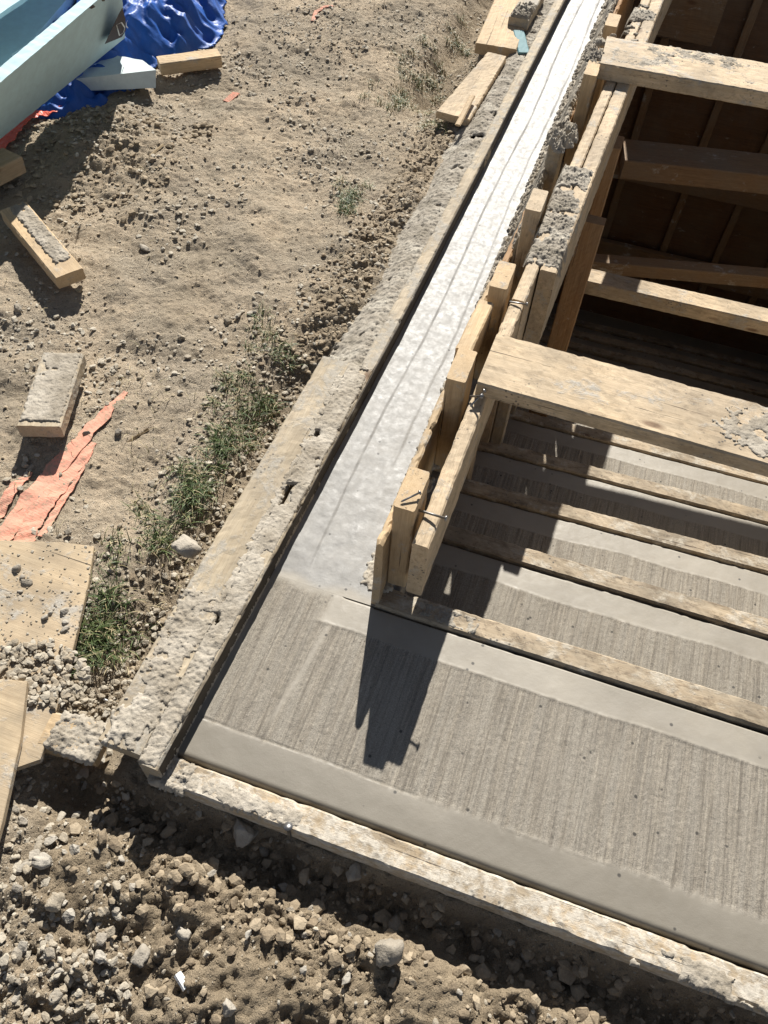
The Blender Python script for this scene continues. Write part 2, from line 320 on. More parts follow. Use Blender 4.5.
# ------------------------------------------------------------ ground
HEAPS = [(at(75, 795, -.06), .075), (at(80, 885, -.07), .085), (at(440, 985, -.08), .10), (at(250, 1000, -.08), .06)]
def heap(x, y):
    r = 0
    for c, w in HEAPS: r = r+np.exp(-(((x-c.x)**2+(y-c.y)**2)/w**2)**1.5)
    return np.clip(r, 0, 1)
def gz(x, y, fine=True):
    h = -.045 + .022*fbm(x*.9+3, y*.9, 3, 1) + .020*fbm(x*3.1, y*3.1, 3, 7) + .007*fbm(x*8.3+2, y*8.3, 3, 9)
    left = sstep(.1, -.02, x)
    dxl = -.14-x
    # worn trench with grass beside the outer form
    tr = np.exp(-((dxl-.07-.03*vnoise(y*2.3, y*0+2, 3))/.085)**2)*sstep(-.25, .0, y)*(1-.75*sstep(1.1, 1.6, y))
    h = h - .075*tr
    tr2 = np.exp(-((x+.34)/.10)**2)*sstep(2.6, 3.0, y)*(1-sstep(4.2, 4.6, y)); h = h-.10*tr2
    # bank of spoil thrown against the form further up
    bank = np.exp(-((x+.17)/.10)**2)*sstep(1.15, 1.4, y); h = h + bank*(.040+.018*fbm(x*14, y*14, 3, 21))
    mound = np.exp(-((x+1.35)/.30)**2-((y-1.98)/.20)**2); h = h+mound*(.035+.022*billow(x*15, y*15, 3, 31))
    # front excavation
    fr = sstep(-.02, -.07, y)*sstep(-.32, -.16, x)
    pit = fr*(np.exp(-((y+.122)/.045)**2))
    h = h - .025*fr - .060*pit + .02*fr*np.exp(-((y+.06)/.02)**2)*(1+.8*vnoise(x*7, y*0, 19))
    hp = heap(x, y); lumps = sstep(-.30, -.1, x)*sstep(-.02, -.1, y)*(1-.65*hp); h = h+.018*hp*sstep(.02, -.08, y)
    fld = sstep(-.35, -.55, x)
    h = h + lumps*(.010*billow(x*17+2, y*17, 3, 15)+.026*billow(x*7, y*7, 3, 13)-.008+.014*fbm(x*26, y*26, 4, 17, .62))
    damp = np.clip(lumps*(.95-.55*sstep(-.25, -.5, y)*sstep(.35, 0, x)) + hp*.75 + tr*.75 + bank*.5*sstep(2.2, 1.6, y) + tr2*.8 + mound*.4, 0, 1)
    if fine:
        amp = .0042+.007*lumps+.004*tr+.004*bank
        h = h + amp*billow(x*33, y*33, 3, 41) + .003*fbm(x*75, y*75, 3, 43)*(1+lumps) - .0035
        h = h + .010*np.clip(fbm(x*11, y*11, 3, 47), 0, 1)*fld + .0035*np.clip(billow(x*55, y*55, 2, 49)-.25, 0, 1)*(.4+sstep(-.2, .3, fbm(x*2.6+1, y*2.6, 3, 161)))
    # under the pour and inside the stair well
    under = (x > xl(y)-.035) & (x < 2.0) & (y > -.045) & (y < 4.75)
    hin = np.where((x > .28) & (y > .5), -2.45, -.25)
    h = np.where(under, hin, h); h = np.where((~under) & (x >= 1.9), h+.03, h)
    damp = np.clip(damp+.55*np.clip(fbm(x*2.2+9, y*2.2, 4, 51)-.25, 0, 1)+0.0, 0, 1)
    return h, damp
def ground():
    gx = np.concatenate([-np.geomspace(60, 2.62, 26), np.arange(-2.6, 2.05, .0068), np.geomspace(2.1, 60, 26)])
    gy = np.concatenate([-np.geomspace(60, .72, 22), np.arange(-.7, 4.1, .0068), np.arange(4.11, 4.9, .02), np.geomspace(5.0, 60, 24)])
    X, Y = np.meshgrid(gx, gy, indexing='ij'); Z, D = gz(X, Y)
    o = mesh_np('ground', np.stack([X, Y, Z], -1).reshape(-1, 3), grid_faces(len(gx), len(gy)), 'dirt', None, True, {'damp': D.ravel()})
    tag(o, kind='structure')
ground()
def gzp(x, y):
    return float(gz(np.array([float(x)]), np.array([float(y)]))[0][0])
def inside(x, y):
    return (x > xl(y)-.06) & (y > -.06) & (x < 2.0)

# ------------------------------------------------------------ the fresh pour: landing, wall top, treads
STAIR = empty('concrete_stair', (0, 0, 0), 'fresh wet grey concrete landing, wall top and steps with broomed treads', 'concrete stairs')
def slab(name, gx, gy, zfun, skirt=.10):
    X, Y = np.meshgrid(gx, gy, indexing='ij'); Z, br, wl = zfun(X, Y)
    nx, ny = len(gx), len(gy); V = np.stack([X, Y, Z], -1).reshape(-1, 3); Fs = grid_faces(nx, ny)
    ring = [i*ny for i in range(nx)] + [(nx-1)*ny+j for j in range(1, ny)] + [i*ny+ny-1 for i in range(nx-2, -1, -1)] + [j for j in range(ny-2, 0, -1)]
    hi = V[ring].copy(); low = hi.copy(); low[:, 2] -= skirt; b = len(V); n = len(ring)
    sk = np.array([[b+n+k, b+k, b+(k+1) % n, b+n+(k+1) % n] for k in range(n)])
    V = np.concatenate([V, low, hi]); z = np.zeros(2*n)
    return mesh_np(name, V, np.concatenate([Fs, sk]), 'fresh_concrete', STAIR, True, {'broom': np.concatenate([br.ravel(), z]), 'wall': np.concatenate([wl.ravel(), z])})
def broomh(X, Y, seed=0):
    w = X + .004*vnoise(X*3, Y*2.2, seed+3)
    g = vnoise(w*112, Y*3.0, seed+61)*1.2 + vnoise(w*310, Y*7, seed+63)*.5 + vnoise(w*34, Y*1.1, seed+65)*1.3
    return .0011*g + .0009*fbm(X*210, Y*90, 2, seed+67)
def landing(X, Y):
    wob = .006*vnoise(X*5, Y*0+1.3, 71)
    lft = sstep(.185, .15, X+.35*(.46-Y)*.25)      # broomed right up to the wall top on the left
    m = sstep(.078+wob, .100+wob, Y+.01*vnoise(X*60, X*0+8, 77))*np.maximum(sstep(.392+wob, .384+wob, Y), lft)*sstep(.012, .03, X)*sstep(.469, .440, Y+.02*vnoise(X*11, X*0+2, 76))
    arc = X-(.15+.05*np.sin((Y-.1)*3.2)); m2 = m*(1-.7*np.exp(-(arc/.006)**2)*sstep(.1, .16, Y))
    h = m2*broomh(X, Y) - .0008*m + .0007*fbm(X*9, Y*9, 3, 73)
    h *= sstep(.4685, .460, Y)
    h += .0015*np.exp(-((Y-.088-wob)/.0022)**2)*sstep(.25, .8, vnoise(X*9, Y*0, 75)+.6)*sstep(.0, .05, X)*.5
    h -= .003*np.exp(-((Y-.0885-wob)/.0016)**2)*sstep(.0, .02, X)*(X < .5)
    h += .0009*np.exp(-((Y-.388-wob)/.003)**2)*(1-lft)
    h -= .014*(1-np.sqrt(np.clip(1-np.clip((.012-Y)/.012, 0, 1)**2, 0, 1)))          # edged front arris
    h -= .006*np.exp(-((Y-.468)/.0022)**2)*sstep(.19, .205, X)*sstep(.30, .28, X)
    h -= .022*sstep(.4635, .4675, Y)*sstep(.27, .275, X)    # thin joint running on from the first riser board
    return h, m2, np.zeros_like(X)
slab('landing', np.arange(-.004, 1.95, .0030), np.arange(.0, .4695, .0030), landing)
def walltop(X, Y):
    u = (X-xl(Y)); w = u - .022*vnoise(Y*.8, Y*0+.3, 81)-.002*vnoise(Y*6, Y*0+4, 82)
    h = .0013*fbm(X*20, Y*4, 4, 83) + .0003*fbm(X*60, Y*40, 3, 85)
    h += .0024*sstep(.078, .073, w) - .0010*np.exp(-((w-.077)/.0022)**2)*sstep(-.5, .3, vnoise(Y*2.3, Y*0, 84))
    w2 = u-.150-.018*vnoise(Y*.7+5, Y*0+.3, 87)-.003*vnoise(Y*7, Y*0, 88); h += -.0020*sstep(-.003, .003, w2)*sstep(.75, 1.0, Y) - .0009*np.exp(-(w2/.0022)**2)*sstep(.7, .9, Y)*sstep(-.4, .3, vnoise(Y*1.9+3, Y*0, 86))
    h += .0014*sstep(.48, .470, Y+.012*vnoise(X*14, X*0, 89))*-1
    edge = sstep(.215, .25, u); h += edge*.004*fbm(X*40, Y*40, 4, 91)
    h += .0012*fbm(X*14, Y*14, 3, 94); h *= sstep(.468, .56, Y)
    return h, np.zeros_like(X), np.full(X.shape, 1.0)*sstep(.469, .50, Y+.015*vnoise(X*12, X*0+3, 93))
slab('wall_top', np.arange(-.004, .315, .0035), np.concatenate([np.arange(.4682, 2.0, .0045), np.arange(2.0, 4.75, .008)]), walltop)
for k in range(1, 11):
    y0 = BY[k-1][0]+.055; y1a, y1b = BY[k]
    def tread(X, Y, k=k, y0=y0):
        ye = y1a+(y1b-y1a)*(X-.37)/.85; yy = ye-Y
        wob = .008*vnoise(X*5+k*7, Y*0+.7, 100+k); m = sstep(.076+wob, .082+wob, yy)
        h = m*broomh(X+k*3, Y, k)*1.1+.0008*fbm(X*9, Y*9+k, 3, 110+k)+.0006*np.exp(-((yy-.078-wob)/.003)**2)-.022*sstep(.004, .0005, yy)
        return h, m, np.zeros_like(X)
    st = .0038 if k < 6 else .02
    gx = np.arange(.262, 1.95, st); gy = np.arange(y0, max(y1a, y1b)+.01, st)
    o = slab('tread', gx, gy, tread, .16); o.location.z = -RISE*k
# bottom floor of the well
hexa('stairwell_floor', [(.3, 4.5, -2.4), (1.95, 4.5, -2.4), (1.95, 4.7, -2.4), (.3, 4.7, -2.4)], [(.3, 4.5, -2.31), (1.95, 4.5, -2.31), (1.95, 4.7, -2.31), (.3, 4.7, -2.31)], 'fresh_concrete', (8, 8, 2), 0, parent=STAIR)

# ------------------------------------------------------------ crusts of spilled cement (real lumps on top of boards)
def crust(name, x0, x1, y0, y1, zf, mat, parent=None, thr=.0, amp=.010, fr=22, st=.003, edge=.012, seed=0, base=-.006, oval=False):
    gx = np.arange(x0, x1+st, st); gy = np.arange(y0, y1+st, st); X, Y = np.meshgrid(gx, gy, indexing='ij')
    b = fbm(X*fr*.45+seed, Y*fr*.45, 4, 120+seed, .6)*.75+.32-thr
    ex = np.minimum(np.minimum(X-x0, x1-X), np.minimum(Y-y0, y1-Y))
    if oval: ex = (1-np.hypot((X-(x0+x1)/2)/((x1-x0)/2), (Y-(y0+y1)/2)/((y1-y0)/2)))*min(x1-x0, y1-y0)/2
    rag = .5*edge*(fbm(X*45+seed, Y*45, 3, 122)+.3); fall = sstep(0, edge, ex-np.abs(rag)*(ex < edge*1.5)); fall[0] = fall[-1] = 0; fall[:, 0] = fall[:, -1] = 0
    den = np.clip(b, 0, 1)*fall
    rg = fbm(X*fr*1.6+seed, Y*fr*1.6, 5, 130+seed, .68)
    rg2 = fbm(X*fr*4.2+seed, Y*fr*4.2, 3, 133+seed, .7)
    h = base + .0065*(den > .02) + amp*sstep(0, .5, den)*np.clip(.35+.42*rg+.28*rg2, 0, 2) + (.0012+amp*.28)*np.abs(vnoise(X*120, Y*120, 140+seed))+.0008*vnoise(X*230, Y*230, 150+seed)
    zb = zf(X, Y); Z = zb+h
    ok = den > .02; Fs = grid_faces(len(gx), len(gy)); keep = ok.ravel()[Fs].any(1)
    Fs = Fs[keep]; used = np.unique(Fs); mp = -np.ones(X.size, int); mp[used] = np.arange(len(used))
    V = np.stack([X, Y, Z], -1).reshape(-1, 3)[used]; Zb = (zb+base).ravel()[used]; okr = ok.ravel()[used]; V[~okr, 2] = Zb[~okr]
    jx = RS.uniform(-.35, .35, (len(V), 2))*st; V[:, :2] += jx
    t = np.clip(.5+.6*fbm(V[:, 0]*12, V[:, 1]*12, 4, 9), 0, 1)
    o = mesh_np(name, V, mp[Fs], mat, None, True, {'tint': t})
    if parent: place(o, Matrix.Identity(4), parent)
    return o

# ------------------------------------------------------------ outer (left) form
OF = empty('outer_form', (0, 0, .0), 'long outer edge form of grey cement-crusted boards left of the bright wall top', 'formwork')
ZF = .056
def edgeb(p, q, mat='wood_old', z=ZF, **k): return board('form_board', (xl(p)-.021, p, z), (xl(q)-.021, q, z), .042, .20, mat, parent=OF, chip=.006, **k)
edgeb(-.055, .62, warp=.001); edgeb(.62, 1.15, warp=.001, z=ZF-.002); edgeb(1.155, 2.45, z=ZF-.006); edgeb(2.455, 4.7, z=ZF-.008)
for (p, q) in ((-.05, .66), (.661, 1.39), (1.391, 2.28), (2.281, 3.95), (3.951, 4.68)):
    board('shade_strip', (xl(p)-.0005, p, ZF-.006), (xl(q)-.0005, q, ZF-.010), .003, .12, 'painted_shade', parent=OF, warp=0, r=.0006, rough=.0003)  # thin dark strip added over the inner face, shade as colour
for (y0, y1, a, th, sd) in ((-.055, .26, .0055, -.4, 1), (.24, .72, .0035, -.15, 2), (.70, 1.16, .0035, -.1, 3)):
    crust('cement_crust', -.046, .022, y0, y1, lambda X, Y: ZF-8*np.clip(X-xl(Y)+.0045, 0, 1), 'crust', OF, thr=th, amp=a, seed=sd, edge=.008)
for (y0, y1, sd) in ((1.12, 1.9, 4), (1.85, 2.7, 5), (2.65, 3.9, 6)):
    crust('cement_crust', -.150, .045, y0, y1, lambda X, Y: np.minimum(.036-.065*sstep(-.03, -.15, X), .034-6*np.clip(X-xl(Y)+.030, 0, 1)), 'crust_dark', OF, thr=-.25, amp=.009, seed=sd, fr=26, st=.004, edge=.05)
# the wide plank lying flat beside it
LP = board('plank', (-.098, -.035, .041), (-.083, 1.17, .041), .100, .038, 'wood_old', chip=.004)
tag(LP, 'wide grey-tan plank lying flat along the outer form, lumpy cement on its near end', 'plank')
place(crust('cement_crust', -.155, -.035, -.045, .36, lambda X, Y: .041+0*X, 'crust', None, thr=-.15, amp=.007, seed=8, edge=.05), Matrix.Identity(4), None)
o = bpy.data.objects[[n for n in bpy.data.objects.keys() if n.startswith('cement_crust')][-1]]; o.parent = LP; o.matrix_parent_inverse = LP.matrix_basis.inverted()
o = crust('cement_crust', -.068, -.036, .30, 1.12, lambda X, Y: .041+0*X, 'crust', None, thr=-.35, amp=.004, seed=12, edge=.02); o.parent = LP; o.matrix_parent_inverse = LP.matrix_basis.inverted()
# stub block nailed across at the corner
CB = board('wood_block', at(45, 728, -.01), at(100, 742, -.01), .075, .05, 'wood_fresh', warp=0, chip=.006)
tag(CB, 'short stub of board capped with grey cement sticking out left of the form corner', 'wood block')
c1 = at(72, 735, -.01)
o = crust('cement_crust', c1.x-.05, c1.x+.072, c1.y-.045, c1.y+.05, lambda X, Y: -.012+0*X, 'crust', None, thr=-.3, amp=.008, seed=15); o.parent = CB; o.matrix_parent_inverse = CB.matrix_basis.inverted()

# ------------------------------------------------------------ front form board
FF = empty('front_form', (.6, -.03, 0), 'long cement-whitened edge form board along the front of the landing', 'formwork')
board('form_board', (-.005, -.034, .004), (1.95, -.034, -.002), .056, .052, 'wood_white', parent=FF, chip=.006, warp=.002)
crust('cement_crust', .03, .30, -.064, -.014, lambda X, Y: .002+0*X, 'crust', FF, thr=.12, amp=.004, seed=21, edge=.02)
crust('cement_crust', .95, 1.3, -.075, -.020, lambda X, Y: .001+0*X, 'crust', FF, thr=.12, amp=.006, seed=23, edge=.02)
crust('cement_crust', -.03, .06, -.075, -.004, lambda X, Y: .0+0*X, 'crust', FF, thr=-.2, amp=.012, seed=24)

# ------------------------------------------------------------ inner wall form
IF = empty('inner_wall_form', (.3, .6, 0), 'raised inner wall form of plywood, studs and walers along the wall top', 'formwork')
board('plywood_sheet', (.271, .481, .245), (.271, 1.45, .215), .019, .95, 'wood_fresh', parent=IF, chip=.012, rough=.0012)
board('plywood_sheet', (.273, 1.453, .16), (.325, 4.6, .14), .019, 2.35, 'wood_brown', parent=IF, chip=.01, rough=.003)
STQ = [((412, 489), .33, 'wood_fresh', .006), ((462, 365), .335, 'wood_fresh', .006), ((503, 275), .33, 'wood_fresh', .006), ((537, 200), .32, 'wood_pale', .006), ((593, 68), .32, 'wood_fresh', .006), ((613, 20), .32, 'wood_fresh', .006)]
for (q, zt, m, r_) in STQ:
    p_ = at(q[0], q[1], zt); yf = p_.y-.055
    board('stud', (p_.x, yf, zt), (p_.x, yf, .03 if p_.y < .8 else -.9), .046, .112, m, up=(0, -1, 0), parent=IF, warp=0, r=.0035)
board('stud', (.302, 2.15, .28), (.302, 2.15, -.9), .046, .115, 'wood_old', up=(0, -1, 0), parent=IF, warp=0)
q1 = at(470, 352, .315); q2 = at(492, 305, .30)
board('blocking', (.289, q1.y, .318), (.293, q2.y+.01, .300), .040, .09, 'wood_fresh', parent=IF, warp=0)
ZW = .28
wl = [at(420.5, 545.5, ZW), at(481.5, 405.5, ZW), at(506, 333, ZW), at(518, 301.5, ZW)]
board('waler', (wl[0].x, wl[0].y, ZW), (wl[2].x-.001, at(517, 303, ZW).y, ZW), .036, .195, 'wood_pale', parent=IF, chip=.004, warp=.0)
wr = [at(557, 274.3, ZW), at(614.8, 120, ZW), at(664, 0, ZW)]
board('waler', (wl[3].x, wl[3].y+.006, ZW), (wr[2].x-.048-.020, wr[2].y, ZW), .036, .265, 'wood_pale', parent=IF, chip=.004, warp=0)
board('waler', (wr[0].x-.024, wr[0].y, ZW+.003), (wr[2].x-.024, wr[2].y, ZW+.003), .046, .275, 'wood_pale', parent=IF, chip=.004, warp=0)
board('waler', (wr[2].x-.045, wr[2].y+.004, ZW), (wr[2].x+.02, 4.6, ZW), .085, .235, 'wood_pale', parent=IF, chip=.004, warp=0)
for (q, zb, w_) in (((496, 440), -.66, .045), ((512, 409), -.88, .03)):
    p_ = at(*q, zb); board('post', (p_.x, p_.y, .07), (p_.x, p_.y, zb-.2), w_, .08, 'wood_old', up=(0, -1, 0), parent=IF, warp=0)
p_ = at(596, 224, -.05); board('post', (p_.x-.012, p_.y, -.05), (p_.x-.012, p_.y, -1.7), .085, .05, 'wood_brown', up=(0, -1, 0), parent=IF, warp=0)
p_ = at(622, 150, .02); board('post', (p_.x-.03, p_.y, .02), (p_.x-.03, p_.y, -1.9), .05, .10, 'wood_brown', up=(0, -1, 0), parent=IF, warp=0)
# cement heaped on the walers
def wx(y): return np.interp(y, [1.4, 2.4, 3.4], [wr[0].x-.048, wr[1].x-.050, wr[2].x-.05])
for (y0, y1, ww, th, am, sd, mt) in ((1.475, 1.75, .045, -.12, .013, 31, 'crust_dark'), (1.70, 2.02, .045, .0, .012, 32, 'crust_dark'), (3.0, 3.3, .045, .15, .012, 36, 'crust_dark')):
    crust('cement_crust', float(wx(y0))-.055, float(wx(y1))+.055, y0, y1, lambda X, Y, ww=ww: np.where(np.abs(X-wx(Y)) < ww, ZW+.002, ZW+.002-np.clip(np.abs(X-wx(Y))-ww, 0, 1)*3), mt, IF, thr=th, amp=am, seed=sd, fr=22, edge=.03)
crust('cement_crust', .262, .368, 2.06, 2.28, lambda X, Y: .285+0*X, 'crust', IF, thr=-.6, amp=.034, seed=33, fr=18, edge=.03, oval=True)
crust('cement_crust', .275, .40, 2.60, 2.86, lambda X, Y: .318+0*X, 'crust_dark', IF, thr=-.1, amp=.024, seed=35, fr=22, edge=.03, oval=True)
# concrete squeezed up along the sheathing
for (y0, y1, sd, th, am) in ((.50, 1.0, 37, .0, .008), (1.0, 1.5, 38, .0, .010), (1.5, 2.25, 39, -.35, .03), (2.2, 3.0, 40, -.2, .022), (2.95, 4.2, 41, -.1, .02)):
    o = crust('cement_crust', .212, .300, y0, y1, lambda X, Y: np.where(Y > 1.5, .002+.16*sstep(.235, .285, X)*sstep(1.5, 1.75, Y), .001+.02*sstep(.25, .262, X)), 'crust', IF, thr=th, amp=am, seed=sd, fr=22, edge=.02)
def nail(p, q, rr=.0022, nm='nail', parent=IF):
    p = Vector(p); q = Vector(q); d = (q-p); L = d.length; X = d.normalized(); Yv = X.orthogonal().normalized(); Zv = X.cross(Yv)
    V = []; prof = [(0, rr*.3), (.004, rr), (L*.5, rr), (L-.004, rr), (L-.0035, rr*2.3), (L, rr*2.3), (L, .0002)]
    for (s, r_) in prof:
        for k in range(10):
            a = k*math.pi/5; V.append(p+X*s+(Yv*math.cos(a)+Zv*math.sin(a))*r_)
    Fs = [[i*10+k, i*10+(k+1) % 10, (i+1)*10+(k+1) % 10, (i+1)*10+k] for i in range(len(prof)-1) for k in range(10)]
    o = mesh_np(nm, [tuple(v) for v in V], Fs, 'steel', None); return place(o, Matrix.Identity(4), parent) if parent else o

p_ = at(431, 512.5, .295); nail((p_.x-.03, p_.y+.004, .285), (p_.x+.036, p_.y-.006, .298), .0028)
p_ = at(478, 398, .30); nail((p_.x-.022, p_.y+.012, .286), (p_.x+.010, p_.y-.006, .315), .0026); nail((p_.x-.012, p_.y-.02, .286), (p_.x+.010, p_.y+.02, .31), .0026)
p_ = at(518, 302, .29); nail((p_.x-.024, p_.y, .284), (p_.x+.026, p_.y, .290), .0024)
p_ = at(413, 497, .335); nail((p_.x-.02, p_.y-.02, .334), (p_.x+.012, p_.y+.012, .342), .0022)
# ------------------------------------------------------------ riser boards
RL = ['nearest cement-spattered riser board, its top edge crossing the whole landing', 'second cement-spattered riser board up from the landing', 'third riser board up from the landing, just above the black shadow band on the steps',
      'fourth riser board up from the landing, between two sunlit treads', 'fifth riser board, its sunlit edge just below the wide cross plank']
RL[2] = 'third riser board up from the landing, below the fully shaded tread'
for k, (ya, yb) in enumerate(BY):
    x0 = .272 if k == 0 else .285; x1 = 1.93; sl = (yb-ya)/.85; z = -RISE*k+.010
    o = board('riser_board', (x0, ya+sl*(x0-.37)+.030, z), (x1, ya+sl*(x1-.37)+.030, z), .056, .195, 'wood_riser', chip=.006, warp=.002, rough=.0012)
    tag(o, RL[k] if k < 5 else 'shaded riser board deep in the dark stairwell beyond the wide cross plank', 'riser board', 'riser boards across the steps')
    if k == 0:
        c_ = crust('cement_crust', .29, .52, ya+.004, ya+.056, lambda X, Y: .008+0*X, 'crust_dark', None, thr=.05, amp=.008, seed=44); c_.parent = o; c_.matrix_parent_inverse = o.matrix_basis.inverted()

# ------------------------------------------------------------ planks and braces across the well
ZP = .322
def cross(name, q0, q1, qr0, qr1, z, t, mat, label, cat, xe=1.93, **k):
    """q0,q1: front and rear corner of the left end; qr0,qr1: front and rear edge further right"""
    A = at(*q0, z); B = at(*q1, z); Cc = at(*qr0, z); D = at(*qr1, z); m0 = (A+B)/2; m1 = (Cc+D)/2; w_ = ((B-A).length+(D-Cc).length)/2; m1 = m0+(m1-m0)*((xe-m0.x)/(m1.x-m0.x))
    return tag(board(name, m0, m1, w_, t, mat, **k), label, cat)
o = cross('cross_plank', (475.5, 381), (499, 334), (768, 465), (768, 404), ZP, .042, 'wood_pale', 'wide knotty plank lying across the middle of the stairwell with cement spatter at its right', 'plank', chip=.005, warp=.001)
c_ = crust('cement_crust', .86, 1.22, .93, 1.12, lambda X, Y: ZP+0*X, 'crust', None, thr=-.05, amp=.004, seed=51, fr=26, edge=.06, oval=True); c_.parent = o; c_.matrix_parent_inverse = o.matrix_basis.inverted()
o = cross('cross_plank', (603, 66), (604.7, 33), (768, 90), (768, 65), ZP+.014, .055, 'wood_pale', 'cement-smeared plank lying across the top of the stairwell in full sun', 'plank', chip=.006, warp=.001)
c_ = crust('cement_crust', .34, 1.0, 2.62, 2.86, lambda X, Y: ZP+.012+0*X, 'crust', None, thr=.42, amp=.006, seed=52, fr=18, edge=.03); c_.parent = o; c_.matrix_parent_inverse = o.matrix_basis.inverted()
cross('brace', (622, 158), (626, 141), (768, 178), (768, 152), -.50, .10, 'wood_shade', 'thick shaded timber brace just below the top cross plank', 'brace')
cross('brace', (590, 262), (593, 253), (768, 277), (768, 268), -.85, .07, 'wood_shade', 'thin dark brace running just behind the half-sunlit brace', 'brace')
cross('brace', (582, 279), (586, 268), (768, 323.6), (768, 307), -.60, .07, 'wood_pale', 'narrow brace whose right part catches the sun above the wide cross plank', 'brace', warp=0)
# far wall of the well, unseen top raised to keep the well shaded
FW = empty('well_wall', (1.0, 4.6, -2.0), 'dark plywood form wall with upright studs closing the far end of the stairwell', 'formwork')
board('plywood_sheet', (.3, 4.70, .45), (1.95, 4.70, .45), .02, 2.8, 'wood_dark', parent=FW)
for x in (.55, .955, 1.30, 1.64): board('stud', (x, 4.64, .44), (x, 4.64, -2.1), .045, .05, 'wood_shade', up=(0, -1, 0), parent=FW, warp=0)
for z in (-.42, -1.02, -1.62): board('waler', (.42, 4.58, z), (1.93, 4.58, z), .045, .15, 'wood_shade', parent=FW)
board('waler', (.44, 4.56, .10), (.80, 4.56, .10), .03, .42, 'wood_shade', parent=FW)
o = board('brace', at(742, 222, -1.5), at(800, 290, -1.7), .07, .05, 'wood_shade'); tag(o, 'dim slanting brace at the right edge deep in the stairwell', 'brace')
p = at(733, 217, -1.45)
o = scatter('plastic_scrap', [(0, 0, 0)], [.04], 'blue_scrap', ROCKS2, kind=None); o.location = p; tag(o, 'small blue plastic scrap glinting in the dark of the stairwell', 'plastic scrap')

# ------------------------------------------------------------ loose boards on the ground, left
def loose(name, pa, pb, w, t, mat, label, cat, tilt=0, za=None, zb=None, crusted=None, **k):
    a = at(*pa, 0); b = at(*pb, 0); a.z = gzp(a.x, a.y)+t*.9 if za is None else za; b.z = gzp(b.x, b.y)+t*.9 if zb is None else zb
    a = at(pa[0], pa[1], a.z); b = at(pb[0], pb[1], b.z)
    o = board(name, a, b, w, t, mat, up=(math.sin(tilt), 0, math.cos(tilt)), **k); tag(o, label, cat); return o
def ride(o, L, w, seed, thr, amp, mat='crust', x0=0., x1=1., y0=-.5, y1=.5):
    c = crust('cement_crust', L*x0, L*x1, w*y0, w*y1, lambda X, Y: 0*X, mat, None, thr=thr, amp=amp, seed=seed, fr=20, base=-.004); c.parent = o; return c
B1 = loose('board', (13, 206), (69, 273), .092, .042, 'wood_fresh', 'tan board smeared with grey cement lying on the dirt at the left edge', 'board', za=.035, zb=.03, warp=0)
ride(B1, .36, .088, 61, -.30, .006, y0=-.22, y1=.5, x0=.0, x1=1.0)
B2 = loose('board', (63, 353), (38, 426), .115, .042, 'wood_old', 'grey cement-coated block of board standing alone below the tan one', 'board', za=.03, zb=.035, warp=0)
ride(B2, .27, .11, 62, -.3, .003)
B3 = loose('board', (158, 60), (219, 52), .075, .048, 'wood_fresh', 'short new-looking board end lying in the dirt beside the blue tarp', 'board', za=.02, zb=.02, warp=0)
B4 = loose('board', (-40, 178), (12, 152), .10, .06, 'wood_fresh', 'end of a thick plain timber poking in under the foam at the left edge', 'board', za=.06, zb=.05, warp=0)
B5 = loose('plank', (453, 115), (497, 54), .14, .03, 'wood_pale', 'split weathered plank lying against the far end of the outer form', 'plank', za=.03, zb=.05, warp=.001, chip=.01, taper=.62)
B5b = loose('wood_sliver', (458, 124), (473, 95), .022, .008, 'wood_fresh', 'thin pale wood sliver lying on the split plank', 'wood scrap', za=.05, zb=.06)
B6 = loose('plank', (496, 46), (530, -40), .18, .045, 'wood_fresh', 'clean wide plank end at the top edge beside the outer form', 'plank', za=.05, zb=.05, warp=.001)
B7 = loose('foam_scrap', (519, 30), (524, 52), .05, .06, 'teal_scrap', 'small teal foam scrap wedged between plank end and outer form', 'foam scrap', za=.055, zb=.045)
B8 = loose('wood_block', (519, 18), (536, -10), .09, .05, 'wood_old', 'cement-caked wood block on the form right of the teal scrap', 'wood block', za=.085, zb=.085)
ride(B8, .16, .09, 64, -.1, .02, 'crust_dark')
S1 = loose('stick', (150, 155), (163, 144), .012, .008, 'twig', 'short straight stick on bare dirt below the foam shadow', 'stick')
S2 = loose('stick', (110, 452), (148, 428), .008, .006, 'twig', 'thin dry twig on the dirt right of the orange ribbon', 'stick')
S3 = loose('stick', (245, 68), (264, 59), .012, .008, 'twig', 'pale stick on dirt right of the short board end', 'stick')
S4 = loose('wood_sliver', (48, 748), (62, 765), .018, .01, 'wood_fresh', 'splintered wood sliver below the cement-capped stub', 'wood scrap')

# plywood sheets
def sheet(name, pts, z, th, mat, label):
    c = sum((at(px, py, z) for px, py in pts), Vector())/len(pts); P = [at(px, py, z)-c for px, py in pts]
    import bmesh
    bm = bmesh.new(); top = [bm.verts.new((p.x, p.y, 0)) for p in P]; f = bm.faces.new(top); bmesh.ops.recalc_face_normals(bm, faces=[f])
    e = bmesh.ops.extrude_face_region(bm, geom=[f]); bmesh.ops.translate(bm, verts=[v for v in e['geom'] if isinstance(v, bmesh.types.BMVert)], vec=(0, 0, -th))
    bmesh.ops.recalc_face_normals(bm, faces=bm.faces); bmesh.ops.bevel(bm, geom=list(bm.edges), offset=.0015, segments=1, affect='EDGES')
    me = bpy.data.meshes.new(name); bm.to_mesh(me); bm.free(); me.materials.append(MATS[mat]); o = bpy.data.objects.new(name, me); o.location = c; COL.objects.link(o); return tag(o, label, 'plywood sheet')
PW1 = sheet('plywood_sheet', [(-160, 533), (0, 540), (60, 542), (94, 546), (88, 585), (75, 640), (62, 692), (40, 760), (-160, 830)], -.012, .016, 'plywood', 'dusty plywood sheet at the left edge with gravel along its lower corner')
PW1.rotation_euler = (0, math.radians(0), 0)
